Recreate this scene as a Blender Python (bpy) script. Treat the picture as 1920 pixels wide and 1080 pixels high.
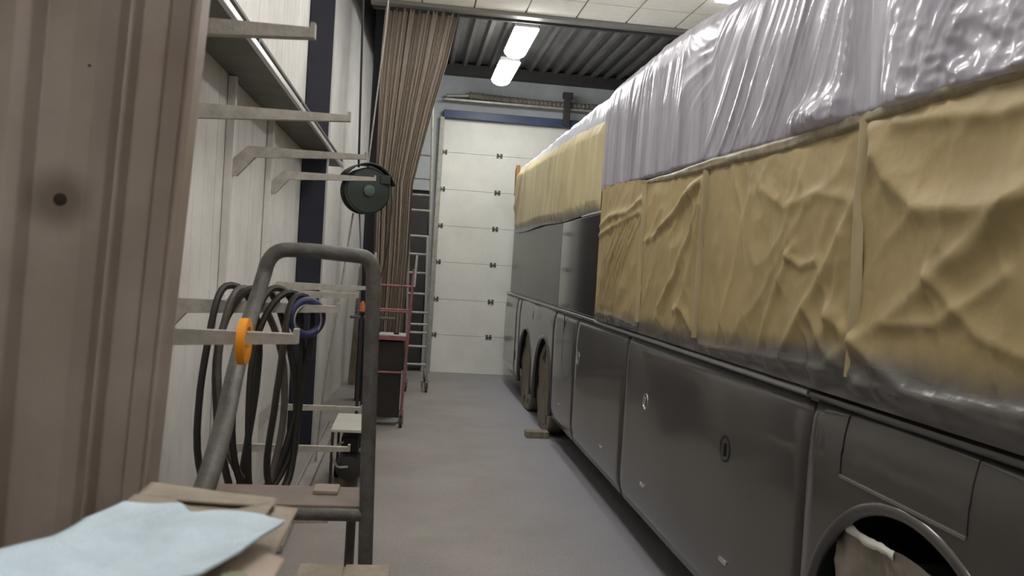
import bpy, bmesh, math, random
import numpy as np
from mathutils import Vector, Matrix
random.seed(7)
S = bpy.context.scene
for o in list(bpy.data.objects): bpy.data.objects.remove(o)
C = S.collection
PI = math.pi
# ------------------------------------------------------------------ camera
FPX, CAM_H = 1550.0, 1.9
YAW, PITCH, ROLL = 0.12509, -0.02624, 0.062
fw = Vector((math.sin(YAW)*math.cos(PITCH), math.cos(YAW)*math.cos(PITCH), math.sin(PITCH)))
r0 = Vector((math.cos(YAW), -math.sin(YAW), 0)); u0 = r0.cross(fw)
rr = math.cos(ROLL)*r0 + math.sin(ROLL)*u0; uu = -math.sin(ROLL)*r0 + math.cos(ROLL)*u0
cd = bpy.data.cameras.new('camera'); cam = bpy.data.objects.new('camera', cd); C.objects.link(cam)
cam.matrix_world = Matrix(((rr.x, uu.x, -fw.x, 0), (rr.y, uu.y, -fw.y, 0), (rr.z, uu.z, -fw.z, CAM_H), (0, 0, 0, 1)))
cd.sensor_width = 36; cd.lens = FPX/1920*36; cd.clip_start = 0.05; cd.clip_end = 200
cd.dof.use_dof = True; cd.dof.focus_distance = 6.5; cd.dof.aperture_fstop = 5.0
S.camera = cam
# ------------------------------------------------------------------ world, exposure
W = bpy.data.worlds.new('world'); S.world = W; W.use_nodes = True
W.node_tree.nodes['Background'].inputs[0].default_value = (.8, .85, .9, 1)
W.node_tree.nodes['Background'].inputs[1].default_value = 0.05
S.view_settings.view_transform = 'Standard'; S.view_settings.look = 'None'
S.view_settings.gamma = 1; S.view_settings.use_curve_mapping = False
S.view_settings.exposure = 0.5
LAMP_TUBE, LAMP_PANEL = 24.0, 11.5

# ------------------------------------------------------------------ helpers
def lin(c): return tuple(((v/255)/12.92 if v/255 <= .04045 else ((v/255+.055)/1.055)**2.4) for v in c)
def rgba(c): return (*lin(c), 1)
def mat(name, col, rough=.6, metal=0., spec=.5, var=0., vscale=6., bump=0., bscale=40., coat=0., col2=None, emit=0, trans=0, stretch=None):
    m = bpy.data.materials.new(name); m.use_nodes = True
    nt = m.node_tree; N = nt.nodes; L = nt.links; b = N['Principled BSDF']
    b.inputs['Base Color'].default_value = rgba(col); b.inputs['Roughness'].default_value = rough
    b.inputs['Metallic'].default_value = metal; b.inputs['Specular IOR Level'].default_value = spec
    b.inputs['Coat Weight'].default_value = coat; b.inputs['Coat Roughness'].default_value = .08
    b.inputs['Transmission Weight'].default_value = trans
    if emit:
        b.inputs['Emission Color'].default_value = rgba(col); b.inputs['Emission Strength'].default_value = emit
    tc = N.new('ShaderNodeTexCoord'); src = tc.outputs['Object']
    if stretch:
        mp = N.new('ShaderNodeMapping'); mp.inputs['Scale'].default_value = stretch; L.new(src, mp.inputs[0]); src = mp.outputs[0]
    if var or col2:
        n = N.new('ShaderNodeTexNoise'); n.inputs['Scale'].default_value = vscale; n.inputs['Detail'].default_value = 6; n.inputs['Roughness'].default_value = .65
        L.new(src, n.inputs['Vector'])
        r = N.new('ShaderNodeValToRGB'); r.color_ramp.elements[0].position = .3; r.color_ramp.elements[1].position = .7
        c2 = col2 if col2 else tuple(min(255, v*(1+var)) for v in col)
        c1 = col if col2 else tuple(v*(1-var) for v in col)
        r.color_ramp.elements[0].color = rgba(c1); r.color_ramp.elements[1].color = rgba(c2)
        L.new(n.outputs['Fac'], r.inputs[0]); L.new(r.outputs[0], b.inputs['Base Color'])
    if bump:
        n2 = N.new('ShaderNodeTexNoise'); n2.inputs['Scale'].default_value = bscale; n2.inputs['Detail'].default_value = 4
        L.new(src, n2.inputs['Vector'])
        bp = N.new('ShaderNodeBump'); bp.inputs['Strength'].default_value = bump; bp.inputs['Distance'].default_value = .01
        L.new(n2.outputs['Fac'], bp.inputs['Height']); L.new(bp.outputs[0], b.inputs['Normal'])
    return m
def mesh(name, vs, fs, m, parent=None, smooth=False, kind=None):
    me = bpy.data.meshes.new(name); me.from_pydata([tuple(v) for v in vs], [], fs); me.update()
    if m: me.materials.append(m)
    if smooth: me.polygons.foreach_set('use_smooth', [True]*len(me.polygons))
    o = bpy.data.objects.new(name, me); C.objects.link(o)
    if parent: o.parent = parent
    if kind: o['kind'] = kind
    return o
class MB:
    """collects shapes, builds ONE mesh object"""
    def __init__(s): s.v = []; s.f = []; s.sm = []
    def add(s, vs, fs, sm=False):
        n = len(s.v); s.v += [Vector(v) for v in vs]; s.f += [tuple(i+n for i in f) for f in fs]; s.sm += [sm]*len(fs); return s
    def box(s, x0, x1, y0, y1, z0, z1, bev=0.0, M=None):
        bm = bmesh.new(); bmesh.ops.create_cube(bm, size=1)
        for v in bm.verts: v.co = Vector(((x0+x1)/2+v.co.x*(x1-x0), (y0+y1)/2+v.co.y*(y1-y0), (z0+z1)/2+v.co.z*(z1-z0)))
        if bev: bmesh.ops.bevel(bm, geom=bm.edges[:], offset=bev, segments=2, affect='EDGES', profile=.6)
        bm.verts.index_update()
        vs = [(M @ v.co if M else v.co.copy()) for v in bm.verts]; fs = [[v.index for v in f.verts] for f in bm.faces]; bm.free()
        return s.add(vs, fs)
    def tube(s, pts, r, seg=10, closed=False, caps=True):
        P = [Vector(p) for p in pts]; n = len(P); R = r if isinstance(r, (list, tuple)) else [r]*n
        vs, fs = [], []; up = None
        for i, p in enumerate(P):
            if closed: t = P[(i+1) % n]-P[i-1]
            else: t = P[min(i+1, n-1)]-P[max(i-1, 0)]
            t.normalize()
            if up is None:
                up = Vector((0, 0, 1)) if abs(t.z) < .9 else Vector((0, 1, 0))
            a = t.cross(up); a.normalize(); b = a.cross(t); b.normalize(); up = b
            for k in range(seg):
                q = 2*PI*k/seg; vs.append(p + R[i]*(math.cos(q)*a+math.sin(q)*b))
        for i in range(n if closed else n-1):
            j = (i+1) % n
            for k in range(seg):
                l = (k+1) % seg; fs.append((i*seg+k, i*seg+l, j*seg+l, j*seg+k))
        if caps and not closed: fs += [tuple(range(seg-1, -1, -1)), tuple((n-1)*seg+k for k in range(seg))]
        return s.add(vs, fs, True)
    def lathe(s, prof, seg=24, M=None, cap=True):
        """prof (r,h) about +Z then matrix M"""
        vs, fs = [], []
        for (r, h) in prof:
            for k in range(seg):
                q = 2*PI*k/seg; v = Vector((r*math.cos(q), r*math.sin(q), h)); vs.append(M @ v if M else v)
        for i in range(len(prof)-1):
            for k in range(seg):
                l = (k+1) % seg; fs.append((i*seg+k, i*seg+l, (i+1)*seg+l, (i+1)*seg+k))
        if cap: fs += [tuple(range(seg-1, -1, -1)), tuple((len(prof)-1)*seg+k for k in range(seg))]
        return s.add(vs, fs, True)
    def prism(s, poly, a, b, axis='z'):
        """poly 2D; extruded a..b along axis. z: poly=(x,y); y: poly=(x,z); x: poly=(y,z)"""
        f = {'z': lambda p, t: (p[0], p[1], t), 'y': lambda p, t: (p[0], t, p[1]), 'x': lambda p, t: (t, p[0], p[1])}[axis]
        n = len(poly); vs = [f(p, a) for p in poly]+[f(p, b) for p in poly]
        fs = [tuple(range(n-1, -1, -1)), tuple(range(n, 2*n))]+[(i, (i+1) % n, n+(i+1) % n, n+i) for i in range(n)]
        return s.add(vs, fs)
    def build(s, name, m, parent=None, kind=None, org=None):
        me = bpy.data.meshes.new(name)
        vs = s.v if org is None else [v-Vector(org) for v in s.v]
        me.from_pydata([tuple(v) for v in vs], [], s.f)
        me.materials.append(m); me.polygons.foreach_set('use_smooth', s.sm); me.update()
        bm = bmesh.new(); bm.from_mesh(me); bmesh.ops.recalc_face_normals(bm, faces=bm.faces[:])
        for e in bm.edges:
            if len(e.link_faces) == 2 and e.calc_face_angle(0) > .7: e.smooth = False
        bm.to_mesh(me); bm.free()
        o = bpy.data.objects.new(name, me); C.objects.link(o)
        if org is not None: o.location = org
        if parent:
            o.parent = parent
            if parent.type == 'EMPTY' and org is None: o.location = -parent.location
        if kind: o['kind'] = kind
        return o
def tag(o, label, cat, group=None, kind=None):
    o['label'] = label; o['category'] = cat
    if group: o['group'] = group
    if kind: o['kind'] = kind
    return o
def thing(name, label, cat, loc=(0, 0, 0), group=None):
    o = bpy.data.objects.new(name, None); o.location = loc; o.empty_display_size = .1; C.objects.link(o)
    return tag(o, label, cat, group)
def st(name, mb, m, parent=None): return mb.build(name, m, parent, kind='structure')
def arc(cx, cy, r, a0, a1, n): return [(cx+r*math.cos(a0+(a1-a0)*i/n), cy+r*math.sin(a0+(a1-a0)*i/n)) for i in range(n+1)]
def copy_tree(root, loc):
    r = root.copy(); C.objects.link(r); r.location = loc
    for ch in list(root.children):
        c = ch.copy(); C.objects.link(c); c.parent = r
        for g in list(ch.children):
            d = g.copy(); C.objects.link(d); d.parent = c
    return r
# numpy noise
def hsh(i, j, s): 
    v = np.sin(i*127.1+j*311.7+s*74.7)*43758.5453; return v-np.floor(v)
def vn(x, y, s=0):
    xi, yi = np.floor(x), np.floor(y); xf, yf = x-xi, y-yi
    u, v = xf*xf*(3-2*xf), yf*yf*(3-2*yf)
    return (hsh(xi, yi, s)*(1-u)+hsh(xi+1, yi, s)*u)*(1-v)+(hsh(xi, yi+1, s)*(1-u)+hsh(xi+1, yi+1, s)*u)*v
def fbm(x, y, s=0, o=4): 
    t = 0; a = .5
    for k in range(o): t = t+a*vn(x, y, s+k*13); x = x*2.03; y = y*2.03; a *= .5
    return t
def ridge(x, y, s=0): return 1-np.abs(2*vn(x, y, s)-1)
def grid_obj(name, P, m, parent=None, mask=None):
    """P (nu,nv,3) -> smooth sheet"""
    nu, nv = P.shape[:2]; idx = np.arange(nu*nv).reshape(nu, nv)
    q = np.stack([idx[:-1, :-1], idx[1:, :-1], idx[1:, 1:], idx[:-1, 1:]], -1).reshape(-1, 4)
    me = bpy.data.meshes.new(name); me.from_pydata(P.reshape(-1, 3).tolist(), [], q.tolist()); me.materials.append(m)
    me.polygons.foreach_set('use_smooth', [True]*len(me.polygons)); me.update()
    o = bpy.data.objects.new(name, me); C.objects.link(o)
    if parent: o.parent = parent
    return o

# ------------------------------------------------------------------ materials
M_wall = mat('wall white', (216, 214, 209), .5, var=.05, vscale=2.5, bump=.15, bscale=60)
M_wallb = mat('back wall pale', (172, 178, 180), .6, var=.05, vscale=3)
M_door = mat('sectional door', (234, 235, 226), .45, var=.035, vscale=1.6, bump=.05, bscale=90)
M_blue = mat('dark blue steel', (25, 26, 44), .5, var=.15, vscale=4)
M_blue3 = mat('near black steel', (30, 30, 36), .5)
M_blue2 = mat('blue grey header', (58, 72, 104), .45, var=.12, vscale=3)
M_dark = mat('dark grey', (52, 50, 48), .6, var=.15)
M_black = mat('black', (18, 18, 17), .6)
M_deck = mat('deck steel', (98, 97, 96), .45, metal=.3, var=.12, vscale=3)
M_tile = mat('ceiling tile', (244, 240, 226), .85, var=.02, vscale=9)
M_grid = mat('ceiling grid', (176, 172, 160), .6)
M_fascia = mat('fascia grey', (128, 126, 120), .6)
M_alu = mat('dusty aluminium', (168, 165, 158), .45, metal=.35, var=.1, vscale=12)
M_alub = mat('bright aluminium', (205, 205, 203), .35, metal=.4)
M_arm = mat('dusty cream steel', (172, 167, 158), .55, var=.1, vscale=18, bump=.2, bscale=80)
M_shelf = mat('shelf steel', (104, 101, 94), .6, var=.1, vscale=5)
M_tubeg = mat('dark grey tube', (88, 86, 82), .5, var=.18, vscale=22, bump=.3, bscale=90)
M_hose = mat('rubber hose', (88, 82, 76), .5, var=.15, vscale=20)
M_hosed = mat('black hose', (44, 41, 37), .5)
M_red = mat('faded red steel', (150, 100, 100), .6, var=.15, vscale=14)
M_cast = mat('castor', (62, 54, 46), .7, var=.2)
M_curt = mat('brown curtain', (148, 136, 122), .3, var=.05, vscale=3, spec=.6, stretch=(1, 1, .2))
M_lead = mat('panel steel', (150, 136, 127), .5, var=.08, vscale=5, bump=.12, bscale=120)
M_card = mat('cardboard', (156, 146, 132), .85, var=.1, vscale=10, bump=.2, bscale=70)
M_paper2 = mat('dusty pink paper', (184, 168, 154), .8, var=.05)
M_cloth = mat('light blue wipe', (204, 222, 234), .85, var=.06, vscale=8, bump=.35, bscale=260)
M_orange = mat('orange tape', (246, 160, 34), .45)
M_green = mat('dark green plastic', (38, 48, 42), .4, var=.1)
M_greenh = mat('green hub', (70, 92, 84), .4)
M_tire = mat('tyre', (28, 27, 26), .8)
M_chrome = mat('chrome', (215, 215, 212), .18, metal=.9)
M_under = mat('underbody_light_block', (14, 13, 12), .9)
M_glass = mat('dark gloss panel', (44, 45, 44), .08, spec=.6, coat=.6)
M_tape = mat('pale tape', (172, 158, 124), .55)
M_wood = mat('wood', (128, 118, 100), .7, var=.2, vscale=8, stretch=(6, 6, .6))
M_lamp = mat('lamp', (255, 253, 250), .5, emit=LAMP_TUBE)
M_lampp = mat('panel lamp', (255, 252, 249), .5, emit=LAMP_PANEL)
M_navy = mat('navy plastic', (52, 54, 96), .5)

def floor_mat():
    m = mat('concrete floor', (150, 146, 142), .55)
    N = m.node_tree.nodes; L = m.node_tree.links; b = N['Principled BSDF']
    tc = N.new('ShaderNodeTexCoord')
    def noise(sc, d=6):
        n = N.new('ShaderNodeTexNoise'); n.inputs['Scale'].default_value = sc; n.inputs['Detail'].default_value = d; n.inputs['Roughness'].default_value = .6
        L.new(tc.outputs['Object'], n.inputs['Vector']); return n
    a = noise(1.1); c = noise(60, 3); w = noise(2.2, 5)
    r = N.new('ShaderNodeValToRGB'); r.color_ramp.elements[0].position = .35; r.color_ramp.elements[1].position = .68
    r.color_ramp.elements[0].color = rgba((140, 134, 128)); r.color_ramp.elements[1].color = rgba((157, 152, 146)); L.new(a.outputs['Fac'], r.inputs[0])
    # bluish overspray beside the coach
    sx = N.new('ShaderNodeSeparateXYZ'); L.new(tc.outputs['Object'], sx.inputs[0])
    ad = N.new('ShaderNodeMath'); ad.operation = 'MULTIPLY_ADD'; ad.inputs[1].default_value = .9; L.new(w.outputs['Fac'], ad.inputs[0]); L.new(sx.outputs['X'], ad.inputs[2])
    mr = N.new('ShaderNodeMapRange'); mr.inputs['From Min'].default_value = 1.15; mr.inputs['From Max'].default_value = 1.85; mr.inputs['To Max'].default_value = .75; L.new(ad.outputs[0], mr.inputs['Value'])
    mx = N.new('ShaderNodeMix'); mx.data_type = 'RGBA'; L.new(mr.outputs[0], mx.inputs['Factor']); L.new(r.outputs[0], mx.inputs['A']); mx.inputs['B'].default_value = rgba((148, 149, 157))
    # speckle
    r2 = N.new('ShaderNodeMapRange'); r2.inputs['From Min'].default_value = .35; r2.inputs['From Max'].default_value = .65; r2.inputs['To Min'].default_value = .86; r2.inputs['To Max'].default_value = 1.08; L.new(c.outputs['Fac'], r2.inputs['Value'])
    mu = N.new('ShaderNodeVectorMath'); mu.operation = 'SCALE'; L.new(mx.outputs['Result'], mu.inputs[0]); L.new(r2.outputs[0], mu.inputs['Scale'])
    L.new(mu.outputs[0], b.inputs['Base Color'])
    bp = N.new('ShaderNodeBump'); bp.inputs['Strength'].default_value = .15; bp.inputs['Distance'].default_value = .01; L.new(c.outputs['Fac'], bp.inputs['Height']); L.new(bp.outputs[0], b.inputs['Normal'])
    return m
M_floor = floor_mat()

def paint_mat():
    m = mat('coach paint', (67, 64, 62), .38, metal=.25, coat=.9, var=.05, vscale=1.2)
    m.node_tree.nodes['Principled BSDF'].inputs['Coat Roughness'].default_value = .1
    return m
M_paint = paint_mat()
M_paint2 = mat('matte grey rear paint', (96, 96, 92), .42, metal=.2, var=.04, vscale=1.5, coat=.3)
M_foil = mat('plastic film', (164, 162, 174), .30, metal=.1, spec=.8, coat=.35, var=.2, vscale=5.0, stretch=(1, 1, .12))
M_foilroof = mat('white film', (214, 216, 224), .3, spec=.7, coat=.3)

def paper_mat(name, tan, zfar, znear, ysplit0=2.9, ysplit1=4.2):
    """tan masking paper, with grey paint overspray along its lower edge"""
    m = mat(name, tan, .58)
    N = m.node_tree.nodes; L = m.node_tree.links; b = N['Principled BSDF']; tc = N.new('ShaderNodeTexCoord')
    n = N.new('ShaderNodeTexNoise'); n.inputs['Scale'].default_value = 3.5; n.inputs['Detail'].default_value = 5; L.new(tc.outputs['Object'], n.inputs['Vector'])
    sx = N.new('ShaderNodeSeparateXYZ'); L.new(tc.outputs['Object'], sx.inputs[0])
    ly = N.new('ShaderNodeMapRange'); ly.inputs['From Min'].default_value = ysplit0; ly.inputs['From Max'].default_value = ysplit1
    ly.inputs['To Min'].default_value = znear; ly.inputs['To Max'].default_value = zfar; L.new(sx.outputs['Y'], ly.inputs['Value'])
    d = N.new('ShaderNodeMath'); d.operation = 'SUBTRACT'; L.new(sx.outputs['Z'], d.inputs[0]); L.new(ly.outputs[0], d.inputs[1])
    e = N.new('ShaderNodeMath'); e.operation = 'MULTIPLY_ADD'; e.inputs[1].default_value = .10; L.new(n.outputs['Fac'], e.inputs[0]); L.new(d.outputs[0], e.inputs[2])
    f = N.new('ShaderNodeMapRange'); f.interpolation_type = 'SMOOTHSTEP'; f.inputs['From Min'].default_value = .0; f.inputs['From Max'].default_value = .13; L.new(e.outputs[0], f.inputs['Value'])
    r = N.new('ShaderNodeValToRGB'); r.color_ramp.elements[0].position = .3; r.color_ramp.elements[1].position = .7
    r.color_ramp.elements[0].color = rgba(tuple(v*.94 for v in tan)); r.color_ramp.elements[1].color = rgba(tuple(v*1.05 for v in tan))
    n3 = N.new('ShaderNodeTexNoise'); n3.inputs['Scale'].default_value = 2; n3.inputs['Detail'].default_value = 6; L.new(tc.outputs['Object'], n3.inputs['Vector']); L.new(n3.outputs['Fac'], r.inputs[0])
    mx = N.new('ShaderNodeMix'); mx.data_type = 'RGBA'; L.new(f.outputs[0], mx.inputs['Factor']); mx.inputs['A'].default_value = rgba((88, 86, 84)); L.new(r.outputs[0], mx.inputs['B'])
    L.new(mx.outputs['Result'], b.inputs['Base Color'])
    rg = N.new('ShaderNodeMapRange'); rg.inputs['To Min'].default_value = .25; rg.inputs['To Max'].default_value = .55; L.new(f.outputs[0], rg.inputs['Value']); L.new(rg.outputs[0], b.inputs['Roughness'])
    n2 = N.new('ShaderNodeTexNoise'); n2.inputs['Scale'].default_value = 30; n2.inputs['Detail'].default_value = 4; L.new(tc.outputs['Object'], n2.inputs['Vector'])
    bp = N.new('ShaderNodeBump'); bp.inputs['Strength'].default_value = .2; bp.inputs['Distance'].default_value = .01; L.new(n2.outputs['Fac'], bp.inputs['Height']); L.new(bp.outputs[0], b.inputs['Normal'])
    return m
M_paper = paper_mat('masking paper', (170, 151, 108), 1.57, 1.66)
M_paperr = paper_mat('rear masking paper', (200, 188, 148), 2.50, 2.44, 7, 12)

# ------------------------------------------------------------------ room shell
XW, XR, YB, YF, ZT, ZD = -1.1, 6.2, 14.2, -3.2, 4.9, 5.2
st('floor', MB().box(XW-.2, XR+.2, YF-.2, YB+.2, -.2, 0), M_floor)
# left wall: core + sandwich panels with recessed joints
wl = st('wall_left', MB().box(XW-.2, XW-.03, YF, YB, 0, 6.6), M_dark)
y = YF
while y < YB-.01:
    y1 = min(y+1.0, YB); mb = MB().box(XW-.03, XW, y+.006, y1-.006, 0.0, 6.6, .004)
    for k in range(1, 5):
        yy = y+.2*k
        if yy < y1-.03: mb.box(XW, XW+.0008, yy-.05, yy+.05, 0.02, 6.58)
    mb.build('panel', M_wall, wl); y = y1
st('wall_right', MB().box(XR, XR+.2, YF, YB, 0, 6.6), M_wall)
st('wall_front', MB().box(XW-.2, XR+.2, YF-.2, YF, 0, 6.6), M_wall)
# back wall around the sectional door and the dark side doorway
DX0, DX1, DH = .45, 4.35, 4.34
wb = MB(); wb.box(XW, -.72, YB, YB+.2, 0, 6.6); wb.box(-.72, .30, YB, YB+.2, 3.1, 6.6); wb.box(.30, DX0, YB, YB+.2, 0, 6.6)
wb.box(DX0, DX1, YB, YB+.2, DH, 6.6); wb.box(DX1, XR, YB, YB+.2, 0, 6.6)
st('wall_back', wb, M_wallb)
dd = st('door_2', MB().box(-.72, .30, YB+.08, YB+.16, 0, 3.1), M_dark)
for k in range(3): MB().box(-.70+k*.335, -.70+k*.335+.31, YB+.05, YB+.08, .05, 3.05, .008).build('door_panel', M_dark, dd)
# sectional door
zs = [0, .65, 1.262, 1.9, 2.52, 3.143, 3.775, DH]
d1 = st('door_1', MB().box(DX0, DX1, YB+.06, YB+.12, 0, DH), M_grid)
for i in range(7):
    MB().box(DX0+.004, DX1-.004, YB+.01, YB+.06, zs[i]+.002, zs[i+1]-.002, .005).build('door_section', M_door, d1)
for i in range(1, 7):
    for x in (DX0+.03, 1.43, 2.41, 3.39):
        h = MB(); h.box(x-.05, x-.012, YB-.004, YB+.012, zs[i]-.04, zs[i]+.04, .004); h.box(x+.012, x+.05, YB-.004, YB+.012, zs[i]-.04, zs[i]+.04, .004); h.tube([(x-.04, YB-.004, zs[i]), (x+.04, YB-.004, zs[i])], .010, 8)
        h.build('hinge', M_tubeg, d1)
st('trim_1', MB().box(DX0-.075, DX0, YB-.10, YB, 0, 4.36, .006), M_alu)
st('trim_2', MB().box(DX0-.02, XR-.1, YB-.12, YB, 4.345, 4.475, .006), M_blue2)
st('trim_3', MB().box(DX0-.02, XR-.1, YB-.2, YB, 4.62, 4.655, .004), M_alu)
st('trim_4', MB().box(-.62, XR, YB-.22, YB, 5.07, 5.24, .01), M_dark)
# steel columns of the building
def hcol(name, x0, x1, y0, y1, z1, m=M_blue):
    mb = MB(); t = .016
    mb.box(x0, x0+t, y0, y1, 0, z1); mb.box(x1-t, x1, y0, y1, 0, z1); mb.box(x0+t, x1-t, y0, y0+t, 0, z1)
    return st(name, mb, m)
hcol('trim_5', -1.09, -.865, 8.3, 8.5, 5.2)
st('trim_6', MB().box(-.862, -.845, 8.32, 8.36, 0, 4.9), M_alub)
hcol('trim_7', -.615, -.42, 11.0, 11.2, 6.6, M_blue3)
st('wall_left_2', MB().prism([(XW, 8.56), (-.80, YB), (XW, YB)], 0, 6.6, 'z'), M_wall)
# ceilings: tiled part and corrugated deck
ce = st('ceiling', MB().prism([(XW, YF), (XR, YF), (XR, 9.8), (-.62, 9.8), (-.62, 8.56), (XW, 8.56)], 5.0, 5.2, 'z'), M_grid)
nx, ny = 12, 21
lampcells = []
YE = 9.8
for i in range(nx):
    x0 = 3.01-.61*7+.61*i+.02-.0; x1 = x0+.59
    x0c, x1c = max(x0, XW+.01), min(x1, XR-.01)
    if x1c-x0c < .05: continue
    for j in range(ny):
        if i == 0 and j < 2: continue
        y1 = YE-.01-.61*j; y0 = y1-.59
        cx, cy = (x0+x1)/2, (y0+y1)/2
        if (i in (2, 7)) and j in (2, 3, 7, 8, 12, 13, 17, 18):
            if j in (2, 7, 12, 17): lampcells.append((x0, x1, y0-.61, y1))
            continue
        MB().box(x0c, x1c, max(y0, YF), y1, ZT, ZT+.02, .003).build('tile', M_tile, ce)
st('ceiling_grid_backing', MB().prism([(XW, YF), (XR, YF), (XR, 9.8), (-.62, 9.8), (-.62, 8.56), (XW, 8.56)], ZT+.021, ZT+.04, 'z'), M_grid, ce)
st('trim_8', MB().box(-.62, XR, 9.8, 9.95, 4.86, 5.3, .008), M_fascia)
prof = []; x = -.62
while x < XR:
    prof += [(x, ZD), (x+.06, ZD), (x+.085, ZD+.075), (x+.195, ZD+.075)]; x += .22
vs = [(px, 9.9, pz) for px, pz in prof]+[(px, YB+.1, pz) for px, pz in prof]; n = len(prof)
mesh('ceiling_2', vs, [(i, i+1, n+i+1, n+i) for i in range(n-1)], M_deck, kind='structure')
st('ceiling_3', MB().box(XW-.2, XR+.2, YF-.2, YB+.2, 6.6, 6.7), M_dark)

# ------------------------------------------------------------------ lamps
for k, (x0, x1, y0, y1) in enumerate(sorted(lampcells)):
    seen = y1 > 8.2 and x0 > 2.5
    row = 'above the coach roof' if x0 > 2.5 else 'above the aisle'
    where = {0: 'added unseen behind the viewer as fill', 1: 'level with the front wheel', 2: 'level with the middle of the coach', 3: 'nearest the corrugated ceiling'}[0 if y1 < 0 else 1 if y1 < 3 else 2 if y1 < 6.5 else 3]  # rear pair is added out of view to brighten the foreground
    t = thing('ceiling_light', 'ceiling panel light %s, %s' % (row, where), 'ceiling light', ((x0+x1)/2, (y0+y1)/2, ZT), 'recessed panel lights')
    fr = MB(); w = .02
    fr.box(x0, x1, y0, y0+w, ZT-.005, ZT+.02); fr.box(x0, x1, y1-w, y1, ZT-.005, ZT+.02); fr.box(x0, x0+w, y0+w, y1-w, ZT-.005, ZT+.02); fr.box(x1-w, x1, y0+w, y1-w, ZT-.005, ZT+.02)
    fr.build('frame', M_alub, t); MB().box(x0+w, x1-w, y0+w, y1-w, ZT-.07, ZT+.012, .01).build('diffuser', M_lampp, t)  # diffuser dropped below the tiles so its glowing sides light the ceiling
for (ya, yb, lb) in ((10.04, 11.2, 'larger blown-out bright lamp hanging under the corrugated ceiling, nearer one'), (11.75, 12.95, 'smaller blown-out bright lamp under the corrugated ceiling, nearer the door')):
    t = thing('strip_light', lb, 'lamp', (1.25, (ya+yb)/2, 4.75))
    MB().box(1.11, 1.39, ya-.02, yb+.02, 4.80, 4.86, .01).build('housing', M_alub, t)
    df = MB(); pr = [(1.25+.15*math.cos(a), 4.80+.095*math.sin(a)) for a in [PI+PI*k/10 for k in range(11)]]
    df.prism(pr, ya, yb, 'y'); df.build('diffuser', M_lamp, t)
    for yy in (ya+.2, yb-.2):
        rd = MB(); rd.tube([(1.25, yy, 4.86), (1.25, yy, 5.262)], .008, 6)
        rd.build('hanger', M_alu, t)

# ------------------------------------------------------------------ duct over the door
t = thing('ribbed_duct', 'ribbed grey flexible duct lying on the rail above the white door', 'duct', (1.9, 14.05, 4.66))
pts = [(.84+2.9*i/160, 14.08, 4.735-.05*math.sin(PI*i/160)*.6) for i in range(161)]
MB().tube(pts, [.062+.007*math.sin(i*PI*.5) for i in range(161)], 14).build('ribbed_hose', mat('duct', (112, 108, 98), .6, var=.15), t)
MB().tube([(.46, 14.08, 4.70), (.84, 14.08, 4.735)], .03, 10).build('pipe_end', M_alu, t)
t = thing('door_motor', 'dark upright bracket gripping the duct above the blue header', 'bracket', (2.5, 13.99, 4.475))
MB().box(2.45, 2.56, 13.90, 13.985, 4.36, 4.86, .01).build('bracket_plate', M_dark, t); MB().box(2.42, 2.59, 13.88, 13.985, 4.80, 4.90, .012).build('bracket_cap', M_dark, t)

# ------------------------------------------------------------------ COACH
coach = thing('coach', 'long dark grey coach parked along the right, masked for painting', 'coach', (2.87, 6.6, 0))
XS = 1.6
def xprof(z):
    """outer X of the skirt at height z"""
    if z > 1.30: t = (z-1.30)/.16; return XS+.004+.028*t*t
    return XS+.004*(1.30-z) + (.03*((.45-z)/.17)**2 if z < .45 else 0)
arches = [(2.42, .585, .578), (9.50, .50, .58), (10.97, .50, .57)]
def side_panel(name, y0, y1, z0, z1, m, label=None):
    ys = list(np.arange(y0, y1, .06))+[y1]
    for (c, zc, r) in arches:
        for k in range(0, 41):
            q = c-r*math.cos(PI*k/40)
            if y0 < q < y1: ys.append(q)
    ys = sorted(set(round(float(v), 4) for v in ys))
    nz = 16; vs, fs = [], []
    for yv in ys:
        zb = z0
        for (c, zc, r) in arches:
            if abs(yv-c) < r: zb = max(zb, zc+math.sqrt(r*r-(yv-c)**2))
        zb = min(zb, z1-.02)
        for k in range(nz+1):
            z = zb+(z1-zb)*k/nz; e = 0
            de = min(yv-y0, y1-yv); e = .008*max(0, 1-de/.012)
            wob = .0012*math.sin(yv*2.1+z*1.3)+.0008*math.sin(yv*5.3-z*4)
            vs.append((xprof(z)+e+wob, yv, z))
    n = nz+1; N = len(ys)
    for i in range(N-1):
        for k in range(nz): fs.append((i*n+k, i*n+k+1, (i+1)*n+k+1, (i+1)*n+k))
    o = mesh(name, vs, fs, m, None, True); o.parent = coach; o.location = -coach.location
    sm = o.modifiers.new('s', 'SOLIDIFY'); sm.thickness = .02; sm.offset = -1
    if label: o['label'] = label
    return o
seams = [-.35, .9, 3.085, 5.86, 7.66, 8.86, 11.62, 12.0, 13.45]
for a, b in zip(seams[:-1], seams[1:]):
    side_panel('luggage_flap' if b-a > 1.7 and a > 3 and b < 8 else 'side_panel', a+.007, b-.007, .28, 1.45, M_paint)
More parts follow.
